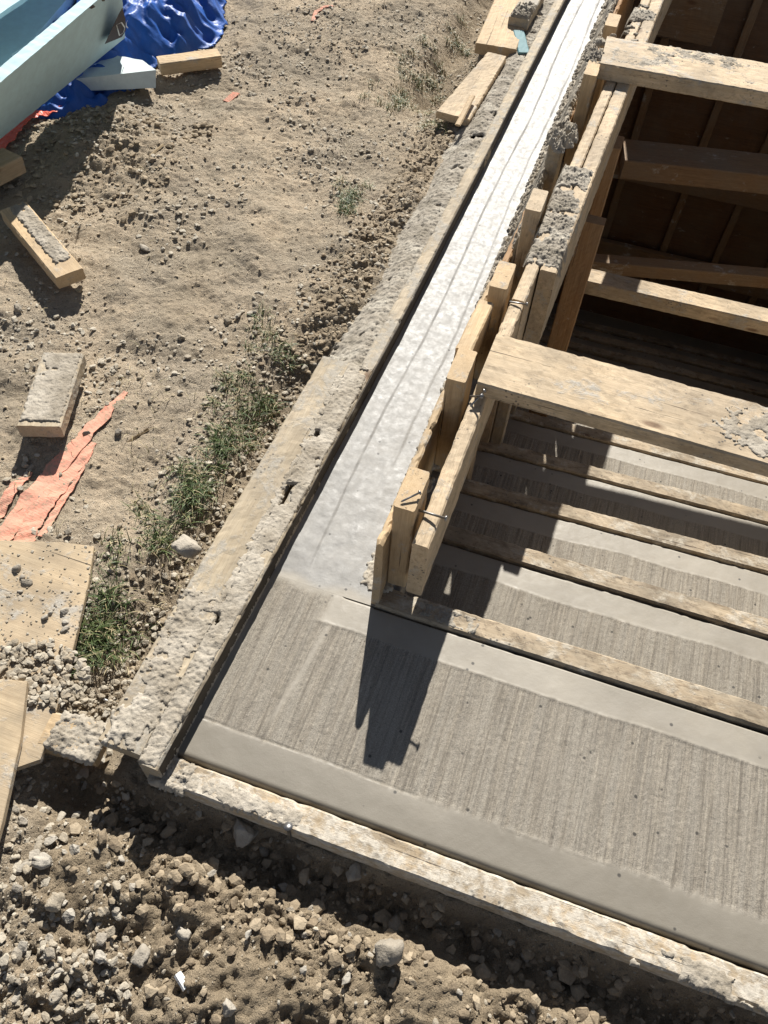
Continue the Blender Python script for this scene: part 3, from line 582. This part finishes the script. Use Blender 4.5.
PW2 = sheet('plywood_sheet', [(-160, 676), (0, 679), (27, 681), (20, 740), (2, 822), (-20, 900), (-160, 930)], .012, .018, 'plywood', 'smaller plywood offcut at the left edge half over the gravel')
# orange ribbon: strands pressed into the dirt
def ribbon(name, pts, w, mat, parent=None, lift=.006, label=None, cat=None, wav=.0012, taper=True):
    P = [at(px, py, -.04) for px, py in pts]; n = 60; V = []
    ts = np.linspace(0, len(P)-1, n)
    for i, t in enumerate(ts):
        k = min(int(t), len(P)-2); f = t-k; p = P[k].lerp(P[k+1], f); d = (P[k+1]-P[k]).normalized(); s = Vector((-d.y, d.x, 0)); ww = w*(.35+.65*min(1, 3*(1-i/n)))*(1+.22*float(vnoise(np.array([i*.23+len(pts)]), np.array([P[0].x*9]), 5)[0])) if taper else w*(1+.05*math.sin(i*.7))
        g = float(gz(np.array([p.x]), np.array([p.y]), False)[0][0])
        for j, u in enumerate((-1, -.33, .33, 1)):
            q = p+s*(ww*.5*u+.10*w*float(vnoise(np.array([i*.5+u*3]), np.array([u*2+P[0].x*5]), 9)[0])); q.z = g+lift+wav*math.sin(i*.9+j*1.7+len(pts)); V.append(q[:])
    Fs = []
    for i in range(n-1):
        for j in range(3): a = i*4+j; Fs.append([a, a+1, a+5, a+4])
    Vb = [(x, y, z-.0025) for x, y, z in V]; m = len(V); Fb = [[a+m for a in f[::-1]] for f in Fs]
    sd = [[i*4, (i+1)*4, (i+1)*4+m, i*4+m] for i in range(n-1)]+[[i*4+3+m, (i+1)*4+3+m, (i+1)*4+3, i*4+3] for i in range(n-1)]
    o = mesh_np(name, V+Vb, Fs+Fb+sd, mat, None, False)
    if parent: place(o, Matrix.Identity(4), parent)
    if label: tag(o, label, cat)
    return o
ORp = at(50, 480, -.04); OR = empty('plastic_ribbon', ORp, 'torn orange plastic ribbon in long strands pressed into the dirt', 'plastic ribbon')
ribbon('strand', [(-16, 556), (8, 528), (45, 480), (86, 433), (126, 391)], .052, 'orange_ribbon', OR)
ribbon('strand', [(22, 545), (34, 520), (62, 480), (93, 441)], .050, 'orange_ribbon', OR)
ribbon('strand', [(42, 538), (54, 514), (72, 482), (92, 450)], .018, 'orange_ribbon', OR)
ribbon('strand', [(-30, 538), (-4, 512), (16, 484), (30, 470)], .03, 'orange_ribbon', OR)
RP = ribbon('plastic_strip', [(-6, 160), (10, 148), (22, 133), (38, 124), (54, 117), (66, 108)], .055, 'red_plastic', lift=.03, wav=.003, taper=False, label='crumpled red plastic strip under the pale blue foam panel', cat='plastic strip')
ribbon('plastic_scrap', [(226, 102), (231, 96), (236, 90)], .03, 'orange_ribbon', label='tiny red plastic scrap right of the foam shadow', cat='plastic scrap', taper=False)
ribbon('plastic_scrap', [(313, 22), (316, 13), (325, 9), (333, 10)], .018, 'orange_ribbon', label='curled red plastic tape scrap near the top edge', cat='plastic scrap', taper=False)

# ------------------------------------------------------------ foam panels, tarp
FP = empty('foam_board', (-1.6, 2.2, .02), 'large pale blue foam board on its edge with a dark diamond print', 'foam board')
bl = [at(-70, 196, .07), at(125, 38, .07)]; tf = [at(-70, 142, .36), at(121, -20, .36)]
off = Vector((-.040, .006, .006))
hexa('sheet', [bl[0], bl[1], bl[1]+off, bl[0]+off], [tf[0], tf[1], tf[1]+off*1.1, tf[0]+off*1.1], 'foam_blue', (60, 4, 16), .003, 30, FP)
nrm = (bl[1]-bl[0]).cross(tf[0]-bl[0]).normalized()
if nrm.dot(Vector(CAM)-bl[0]) < 0: nrm = -nrm
def decal(name, pix, mat, lift, par):
    P = [at_plane(px, py, bl[0]+nrm*lift, nrm) for px, py in pix]; n = len(P); V = [p[:] for p in P]+[(p-nrm*.001)[:] for p in P]
    me = bpy.data.meshes.new(name); me.from_pydata(V, [], [list(range(n)), list(range(n, 2*n))[::-1]]+[[i, (i+1) % n, (i+1) % n+n, i+n] for i in range(n)]); me.materials.append(MATS[mat])
    o = bpy.data.objects.new(name, me); COL.objects.link(o); return place(o, Matrix.Identity(4), par)
EM = decal('emblem', [(105, 44), (119, 14), (122.5, 8), (125.5, 19), (126, 30), (122, 37)], 'print_dark', .0035, FP)
def stroke(pix, wpx, name='letter'):
    P = [at_plane(px, py, bl[0]+nrm*.006, nrm) for px, py in pix]; V = []; n = len(P)
    for i in range(n):
        d = (P[min(i+1, n-1)]-P[max(i-1, 0)]).normalized(); s = nrm.cross(d)*wpx*.004; V += [(P[i]+s)[:], (P[i]-s)[:]]
    me = bpy.data.meshes.new(name); me.from_pydata(V, [], [[2*i, 2*i+1, 2*i+3, 2*i+2] for i in range(n-1)]); me.materials.append(MATS['print_pale'])
    o = bpy.data.objects.new(name, me); COL.objects.link(o); return place(o, Matrix.Identity(4), EM) if False else o
def letter(pix, w):
    o = stroke(pix, w); o.parent = EM; o.matrix_parent_inverse = (FP.matrix_basis @ EM.matrix_basis).inverted(); return o
letter([(116.5, 25), (119.5, 35.5), (123.5, 32.5), (124.8, 27.5), (121.5, 22.5), (116.5, 25), (118, 30)], .62)
letter([(127.6, 20.5), (126.2, 23), (126.4, 26.5), (128, 28)], .5)
decal('print_mark', [(89, 8), (93, 4.5), (95.5, 7), (91.5, 9)], 'print_dark', .0035, FP); decal('print_mark', [(101, -1), (104.5, -2), (105, 1), (102.5, 1.5)], 'print_dark', .0035, FP)
def fhex(label, lowpx, z0, toppx, z1, mat='foam_blue', name='foam_board', rough=.002):
    lo = [at(px, py, z0) for px, py in lowpx]; to = [at(px, py, z1) for px, py in toppx]; return tag(hexa(name, lo, to, mat, (24, 12, 3), rough), label, 'foam board')
fhex('flat pale blue foam board lying behind the one standing on edge', [(-40, 95), (30, 55), (95, -20), (-30, -40)], .10, [(-40, 88), (30, 42), (90, -28), (-30, -50)], .15)
fhex('upper pale foam board at the top left corner over the others', [(-60, 60), (40, -8), (90, -90), (-80, -60)], .30, [(-60, 54), (38, -12), (90, -98), (-80, -70)], .35)  # enlarged out of view so it shades the flat board below
fhex('small pale blue foam piece at the left edge behind the standing board', [(-30, 98), (12, 70), (6, 50), (-30, 60)], .16, [(-30, 88), (13, 58), (5, 44), (-30, 50)], .19)
fhex('flat foam slab lying on the tarp edge with a sunlit white top', [(60, 92), (156, 88), (150, 72), (95, 50)], -.01, [(66, 80), (156, 70), (142, 60), (96, 52)], .045, 'foam_edge')
fhex('small pale foam scrap at the top beyond the tarp', [(182, 2), (198, 12), (207, -2), (192, -14)], -.03, [(182, -4), (198, 6), (208, -8), (192, -20)], .0)
def tarp():
    gx = np.arange(-2.35, -1.28, .006); gy = np.arange(2.0, 3.75, .006); X, Y = np.meshgrid(gx, gy, indexing='ij')
    # outline of the heap
    xe = np.interp(Y, [2.0, 2.25, 2.45, 2.6, 2.8, 2.95, 3.1, 3.3, 3.75], [-1.60, -1.50, -1.45, -1.47, -1.40, -1.33, -1.36, -1.46, -1.62])+.02*vnoise(Y*16, Y*0+1, 5)
    d = xe-X; dy = Y-(2.06+.03*vnoise(X*12, X*0, 3)); dd = np.minimum(d, dy)
    wx = X+.03*fbm(X*5, Y*5, 2, 151); wy = Y+.03*fbm(X*5+4, Y*5, 2, 152)
    fold = billow(wx*4+wy*2, wy*6-wx*2, 2, 153)
    crk = np.abs(vnoise(wx*9+wy*5, wy*3-wx*2, 157))+.5*np.abs(vnoise(wx*5-wy*9, wy*8, 158))+.3*np.abs(vnoise(wx*23, wy*17, 159))
    h = sstep(0, .22, dd)*.13 + sstep(0, .05, dd)*.05*(.6-crk) + sstep(0, .05, dd)*(.05*fold+.007*billow(wx*14, wy*8, 2, 155)) + .008
    Z = -.05+h+.02*fbm(X*2, Y*2, 2, 5); ok = (dd > 0)
    Fs = grid_faces(len(gx), len(gy)); Fs = Fs[ok.ravel()[Fs].all(1)]
    V = np.stack([X, Y, Z], -1).reshape(-1, 3); used = np.unique(Fs); mp = -np.ones(len(V), int); mp[used] = np.arange(len(used))
    o = mesh_np('tarp', V[used]-np.array([-1.7, 2.8, 0]), mp[Fs], 'tarp_blue', loc=(-1.7, 2.8, 0)); tag(o, 'crumpled shiny blue plastic tarp heaped behind the foam boards', 'tarp')
    so = o.modifiers.new('thickness', 'SOLIDIFY'); so.thickness = .003
tarp()

# ------------------------------------------------------------ stones: named ones, grouped ones, gravel
def single(px, py, r, label, mat='pale_stone', rocks=ROCKS3, name='stone', cat='stone', z=None, lift=0, group=None, sc=(1, 1, 1)):
    p = at(px, py, -.06 if z is None else z)
    if z is None:
        for _ in range(3): p = at(px, py, gzp(p.x, p.y))
    V, Fc = rocks[RS.randint(len(rocks))]; V = rotz(V, RS.uniform(0, 6.28), RS.uniform(-.3, .3), RS.uniform(-.3, .3))*r*np.array(sc)
    o = mesh_np(name, V, Fc, mat, None, True, {'tint': np.full(len(V), RS.uniform(.1, .9))}, loc=(p.x, p.y, p.z+r*.35+lift)); return tag(o, label, cat, group)
single(187, 548, .034, 'rough grey cement lump perched on the left edge of the wide plank', 'crust', name='cement_lump', cat='cement lump', z=.0, sc=(1, 1, 1.3))
single(244, 834, .036, 'squarish flat-topped stone near the front form corner shadow')
single(264, 848, .018, 'small broken stone right of the squarish one')
single(355, 872, .030, 'angular stone sitting alone in the front form shadow')
single(386, 952, .036, 'thick upright stone with a flat top in the front dirt', sc=(.8, .8, 1.3))
single(395, 926, .026, 'oblong pale stone just above the thick upright stone')
single(186, 935, .018, 'rounded pale stone in the middle of the front dirt')
single(285, 888, .016, 'pale oblong stone at the edge of the front form shadow', sc=(1.4, .7, .8))
single(306, 936, .013, 'small yellowish pebble in the front dirt left of the thick stone')
single(525, 957, .013, 'pale pebble alone on the clods below the white form board')
single(262, 396, .018, 'isolated pale stone upper right of the orange ribbon') if False else None
single(88, 394, .013, 'squarish pale stone beside the tip of the orange ribbon')
single(87, 434, .014, 'brown stone resting against the orange ribbon')
single(150, 402, .013, 'pale pebble right of the orange ribbon tip')
single(118, 432, .012, 'grey pebble beside the dry twig')
single(228, 250, .022, 'flat buried stone between the tan board and the grass', sc=(1.2, 1, .5)) if False else None
single(145, 250, .022, 'flat pale half-buried stone right of the tan board', sc=(1.2, 1, .5))
single(228, 323, .022, 'brown rounded stone at the edge of the worn dirt near the grass', 'stone')
single(80, 291, .018, 'dark stone just below the tan board corner', 'clod')
single(18, 310, .020, 'grey stone at the left edge below the tan board')
single(30, 348, .014, 'brown pebble left of the cement-coated block', 'stone')
single(70, 535, .014, 'pale pebble on the upper corner edge of the plywood', lift=.01)
single(42, 645, .026, 'largest pale stone in the gravel between the two plywood pieces', lift=.01)
single(40, 664, .022, 'oblong stone right under the largest gravel stone', lift=.01, sc=(1.3, .8, .8))
single(72, 664, .017, 'upright stone at the plywood lower corner', lift=.012)
single(46, 862, .022, 'large pale stone in the gravel strip along the left')
single(55, 905, .021, 'brown rounded stone in the left gravel strip', 'stone')
single(140, 958, .020, 'large pale stone in the lower left dirt')
single(122, 860, .012, 'small pale stone in the brown dirt below the stub')
single(228, 1008, .018, 'tan stone at the bottom edge left of the middle')
single(105, 700, .008, 'bright white chip beside the near end of the wide plank', 'white_plastic', ROCKS2, name='plaster_chip', cat='chip', sc=(1.2, .7, .6))
o = loose('plastic_stub', (177, 973), (186, 988), .014, .010, 'white_plastic', 'small white stub lying in the front dirt', 'plastic scrap')
nail(at(290, 838, -.02), at(288, 826, .02), .004, 'nail', None); n_ = bpy.data.objects[-1] if False else [o for o in bpy.data.objects if o.name.startswith('nail') and o.parent is None][-1]; tag(n_, 'bright nail sticking out by the front form board', 'nail')
for i, (px, py, r) in enumerate([(16, 570, .014), (22, 578, .010), (27, 583, .016), (20, 592, .008), (46, 636-18, .012), (50, 613, .009), (64, 612, .011), (66, 622, .009), (65, 630, .012)]):
    single(px, py, r, 'small stone resting on top of the dusty plywood sheet', group='stones on the plywood sheet', z=-.012, lift=-.002, rocks=ROCKS2)

def pxregion(n, x0, x1, y0, y1, z=-.07):
    px = RS.uniform(x0, x1, n); py = RS.uniform(y0, y1, n); d = (R @ np.stack([px-384, py-512, np.full(n, F)])).T; t = (z-CAM[2])/d[:, 2]; return (CAM+d*t[:, None])[:, :2]
def worldpts(n, x0, x1, y0, y1): return np.stack([RS.uniform(x0, x1, n), RS.uniform(y0, y1, n)], 1)
def ok_pts(p, dens=None):
    k = ~inside(p[:, 0], p[:, 1]) & ~((p[:, 0] > -.16) & (p[:, 0] < .03) & (p[:, 1] > -.07) & (p[:, 1] < 1.18))
    k &= RS.rand(len(p)) > .85*heap(p[:, 0], p[:, 1])
    if dens is not None: k &= RS.rand(len(p)) < dens(p[:, 0], p[:, 1])
    return p[k]
def withz(p): z = gz(p[:, 0], p[:, 1])[0]; return np.column_stack([p, z])
# grouped individual stones, three fields
def group_stones(n, reg, sizes, label, group, mat, dens=None):
    pts = withz(ok_pts(pxregion(n*3, *reg), dens))[:n]
    for p in pts:
        r = RS.uniform(*sizes); V, Fc = ROCKS2[RS.randint(len(ROCKS2))]; V = rotz(V, RS.uniform(0, 6.28), RS.uniform(-.4, .4))*r*np.array([1, 1, .7])
        o = mesh_np('stone', V, Fc, mat, None, False, {'tint': np.full(len(V), RS.rand())}, loc=(p[0], p[1], p[2]+r*.3)); tag(o, label, 'stone', group)
dfield = lambda x, y: np.clip(.38+fbm(x*2.6+1, y*2.6, 3, 161)*1.2, 0, 1)
group_stones(110, (10, 360, 60, 500), (.007, .015), 'small stone scattered on the bare dry dirt left of the grass', 'stones on the dry dirt', 'stone', dfield)
group_stones(20, (100, 700, 860, 1020), (.006, .013), 'loose stone in the dug dirt in front of the front form', 'stones in the front dirt', 'pale_stone')
group_stones(45, (2, 110, 690, 1010), (.008, .017), 'loose stone in the gravel strip at the lower left', 'stones in the lower left gravel', 'pale_stone')

def gravel():
    P, S, T = [], [], []
    def add(p, smin, smax, pw, tlo, thi):
        p = withz(p); n = len(p); u = RS.rand(n); P.append(p); S.append(smin*(smax/smin)**(u**pw)); T.append(RS.uniform(tlo, thi, n))
    add(ok_pts(worldpts(60000, -2.7, .1, -.1, 4.2), dfield), .0018, .013, 2.7, .3, 1.3)
    add(ok_pts(pxregion(2600, -20, 130, 640, 1040)), .002, .013, 2.3, .1, 1)
    add(ok_pts(pxregion(1500, 0, 768, 780, 1040)), .0015, .009, 3.2, .2, 1)
    add(ok_pts(worldpts(1500, -.42, -.14, .0, 1.2)), .003, .012, 1.6, .1, .8)
    add(ok_pts(pxregion(220, 0, 90, 650, 720)), .005, .014, 1.3, .1, .9)
    p = np.concatenate(P); s = np.concatenate(S); t = np.concatenate(T); big = s > .0065
    o = scatter('gravel', p[big], s[big], 'stone', ROCKS2, t[big]); o2 = scatter('fine_gravel', p[~big], s[~big], 'stone', ROCKS1, t[~big])
    # soil clods
    P, S, T = [], [], []
    add(ok_pts(pxregion(3200, 60, 768, 770, 1040, -.10)), .0016, .014, 4.4, 0, 1)
    add(ok_pts(worldpts(1500, -.34, -.12, 0, 2.0)), .002, .014, 2.2, 0, .8)
    add(ok_pts(worldpts(900, -.15, 1.3, -.24, -.075)), .004, .020, 1.9, 0, .9)
    add(ok_pts(worldpts(900, -1.75, -1.0, 1.6, 2.3)), .004, .018, 1.5, .2, 1)
    add(ok_pts(worldpts(2200, -.27, -.13, 1.2, 4)), .003, .013, 1.9, .0, .9)
    add(ok_pts(worldpts(9000, -2.7, .1, -.3, 4.2)), .0018, .008, 2.2, .7, 1)
    p = np.concatenate(P); s = np.concatenate(S); t = np.concatenate(T); scatter('soil_clods', p, s, 'clod', ROCKS1+ROCKS2[:8], t, smooth=False)
gravel()
# crumbs of cement on the wide plank, walers and landing corner are part of the crusts; a little grit on plywood
def grit():
    p = pxregion(260, 0, 90, 545, 690, -.012); k = [i for i in range(len(p))]; pts = [(a, b, -.012) for a, b in p if a < -.33 and b > .02]
    scatter('grit', pts, RS.uniform(.0015, .004, len(pts)), 'stone', ROCKS1)
    p = pxregion(420, 0, 110, 640, 705, -.0); pts = [(a, b, -.008) for a, b in p if a < -.26 and b < .14+.25*(-.35-a)]
    scatter('plywood_gravel', pts, RS.uniform(.003, .013, len(pts)), 'stone', ROCKS2)
grit()

# ------------------------------------------------------------ grass and dry straw
def grass():
    Vs, Fs, T = [], [], []; base = [0]
    def blade(x, y, z, L, w, az, lean, tint):
        n = 4; d = np.array([math.cos(az), math.sin(az)]); s = np.array([-d[1], d[0]])*w; pts = []
        for i in range(n+1):
            t = i/n; r = L*(math.sin(lean*t)*t); h = L*t*math.cos(lean*t*.9); wd = (1-t)**.7*1.0+.05; c = np.array([x, y])+d*r
            pts.append((c[0]-s[0]*wd, c[1]-s[1]*wd, z+max(h, .001))); pts.append((c[0]+s[0]*wd, c[1]+s[1]*wd, z+max(h, .001)))
        for i in range(n): a = base[0]+2*i; Fs.append([a, a+1, a+3, a+2])
        Vs.extend(pts); T.extend([tint]*len(pts)); base[0] += len(pts)
    cl = []
    path = [(72, 680), (88, 640), (100, 610), (120, 580), (150, 555), (178, 530), (195, 505), (205, 480), (225, 455), (240, 430), (262, 400), (280, 360)]
    P = [at(px, py, -.10) for px, py in path]
    for i in range(len(P)-1):
        for k in range((6, 5, 3, 1, 2, 5, 6, 5, 6, 6, 3)[i]):
            p = P[i].lerp(P[i+1], RS.rand()); cl.append((p.x+RS.normal()*.018+.01, p.y+RS.normal()*.03, 1.0, 0.0))
    for (px, py, n, sd) in ((150, 520, 4, .05), (180, 470, 3, .05), (60+40, 640, 6, .03), (395, 95, 14, .09), (430, 125, 5, .04), (352, 207, 9, .05), (270, 345, 5, .03), (420, 60, 14, .09), (445, 30, 10, .08), (350, 215, 4, .04), (110, 625, 6, .02), (230, 395, 6, .04)):
        p = at(px, py, -.06)
        for k in range(n): cl.append((p.x+RS.normal()*sd, p.y+RS.normal()*sd, .75, .25 if py < 150 else .1))
    for (cx, cy, sc, dry) in cl:
        if inside(np.array(cx), np.array(cy)) or (cx > -.165 and cy < 1.2): continue
        nb = RS.randint(22, 44)
        for k in range(nb):
            x = cx+RS.normal()*.016; y = cy+RS.normal()*.016
            if x > -.158 and y < 1.18: continue
            z = gzp(x, y)-.004; t = RS.rand()
            tint = RS.uniform(.05, .68) if t > .16+dry else RS.uniform(.8, 1)
            blade(x, y, z, RS.uniform(.025, .062)*sc, RS.uniform(.0008, .0017), RS.uniform(0, 6.28), RS.uniform(.4, 1.6), tint)
    # straw lying on the soil
    for k in range(650):
        a = RS.rand()
        if a < .35: p = at(RS.uniform(120, 300), RS.uniform(380, 620), -.05)
        elif a < .7: p = at(RS.uniform(340, 470), RS.uniform(0, 160), -.05)
        else: p = at(RS.uniform(0, 400), RS.uniform(50, 700), -.05)
        if inside(np.array(p.x), np.array(p.y)) or (p.x > -.16 and p.y < 1.2): continue
        blade(p.x, p.y, gzp(p.x, p.y)+.003, RS.uniform(.02, .05), .0009, RS.uniform(0, 6.28), 1.5+RS.uniform(-.1, .05), RS.uniform(.78, 1))
    o = mesh_np('grass', Vs, Fs, 'grass', None, True, {'tint': T}); o['kind'] = 'stuff'
grass()

# ------------------------------------------------------------ sky, sun, camera, view
SUN = Vector((-.268, 1.25, 1.0)).normalized()
w = bpy.data.worlds.new('World'); scene.world = w; w.use_nodes = True; nt = w.node_tree; nt.nodes.clear()
ow = nt.nodes.new('ShaderNodeOutputWorld'); bg = nt.nodes.new('ShaderNodeBackground'); sk = nt.nodes.new('ShaderNodeTexSky'); sk.sky_type = 'NISHITA'; sk.sun_disc = False
sk.sun_elevation = math.asin(SUN.z); sk.sun_rotation = math.atan2(SUN.x, SUN.y); sk.air_density = .7; sk.dust_density = .1; sk.ozone_density = 1.0
bg.inputs[1].default_value = .05; hs = nt.nodes.new('ShaderNodeHueSaturation'); hs.inputs['Saturation'].default_value = .6; nt.links.new(sk.outputs[0], hs.inputs['Color']); nt.links.new(hs.outputs[0], bg.inputs[0]); nt.links.new(bg.outputs[0], ow.inputs[0])
sl = bpy.data.lights.new('sun', 'SUN'); sl.energy = 5.0; sl.angle = math.radians(.53); sl.color = (1, .965, .90); so = bpy.data.objects.new('sun', sl); COL.objects.link(so)
so.rotation_euler = SUN.to_track_quat('Z', 'Y').to_euler(); so.location = SUN*10
cd = bpy.data.cameras.new('camera'); cd.sensor_fit = 'AUTO'; cd.sensor_width = 36; cd.lens = F/1024*36; cd.clip_start = .02; cd.clip_end = 300
co = bpy.data.objects.new('camera', cd); COL.objects.link(co); scene.camera = co
rt, upv, bk = R[:, 0], -R[:, 1], -R[:, 2]
co.matrix_world = Matrix(((rt[0], upv[0], bk[0], CAM[0]), (rt[1], upv[1], bk[1], CAM[1]), (rt[2], upv[2], bk[2], CAM[2]), (0, 0, 0, 1)))
vs = scene.view_settings; vs.view_transform = 'Standard'; vs.look = 'None'; vs.exposure = .76; vs.gamma = 1; vs.use_curve_mapping = False
scene.cycles.max_bounces = 6
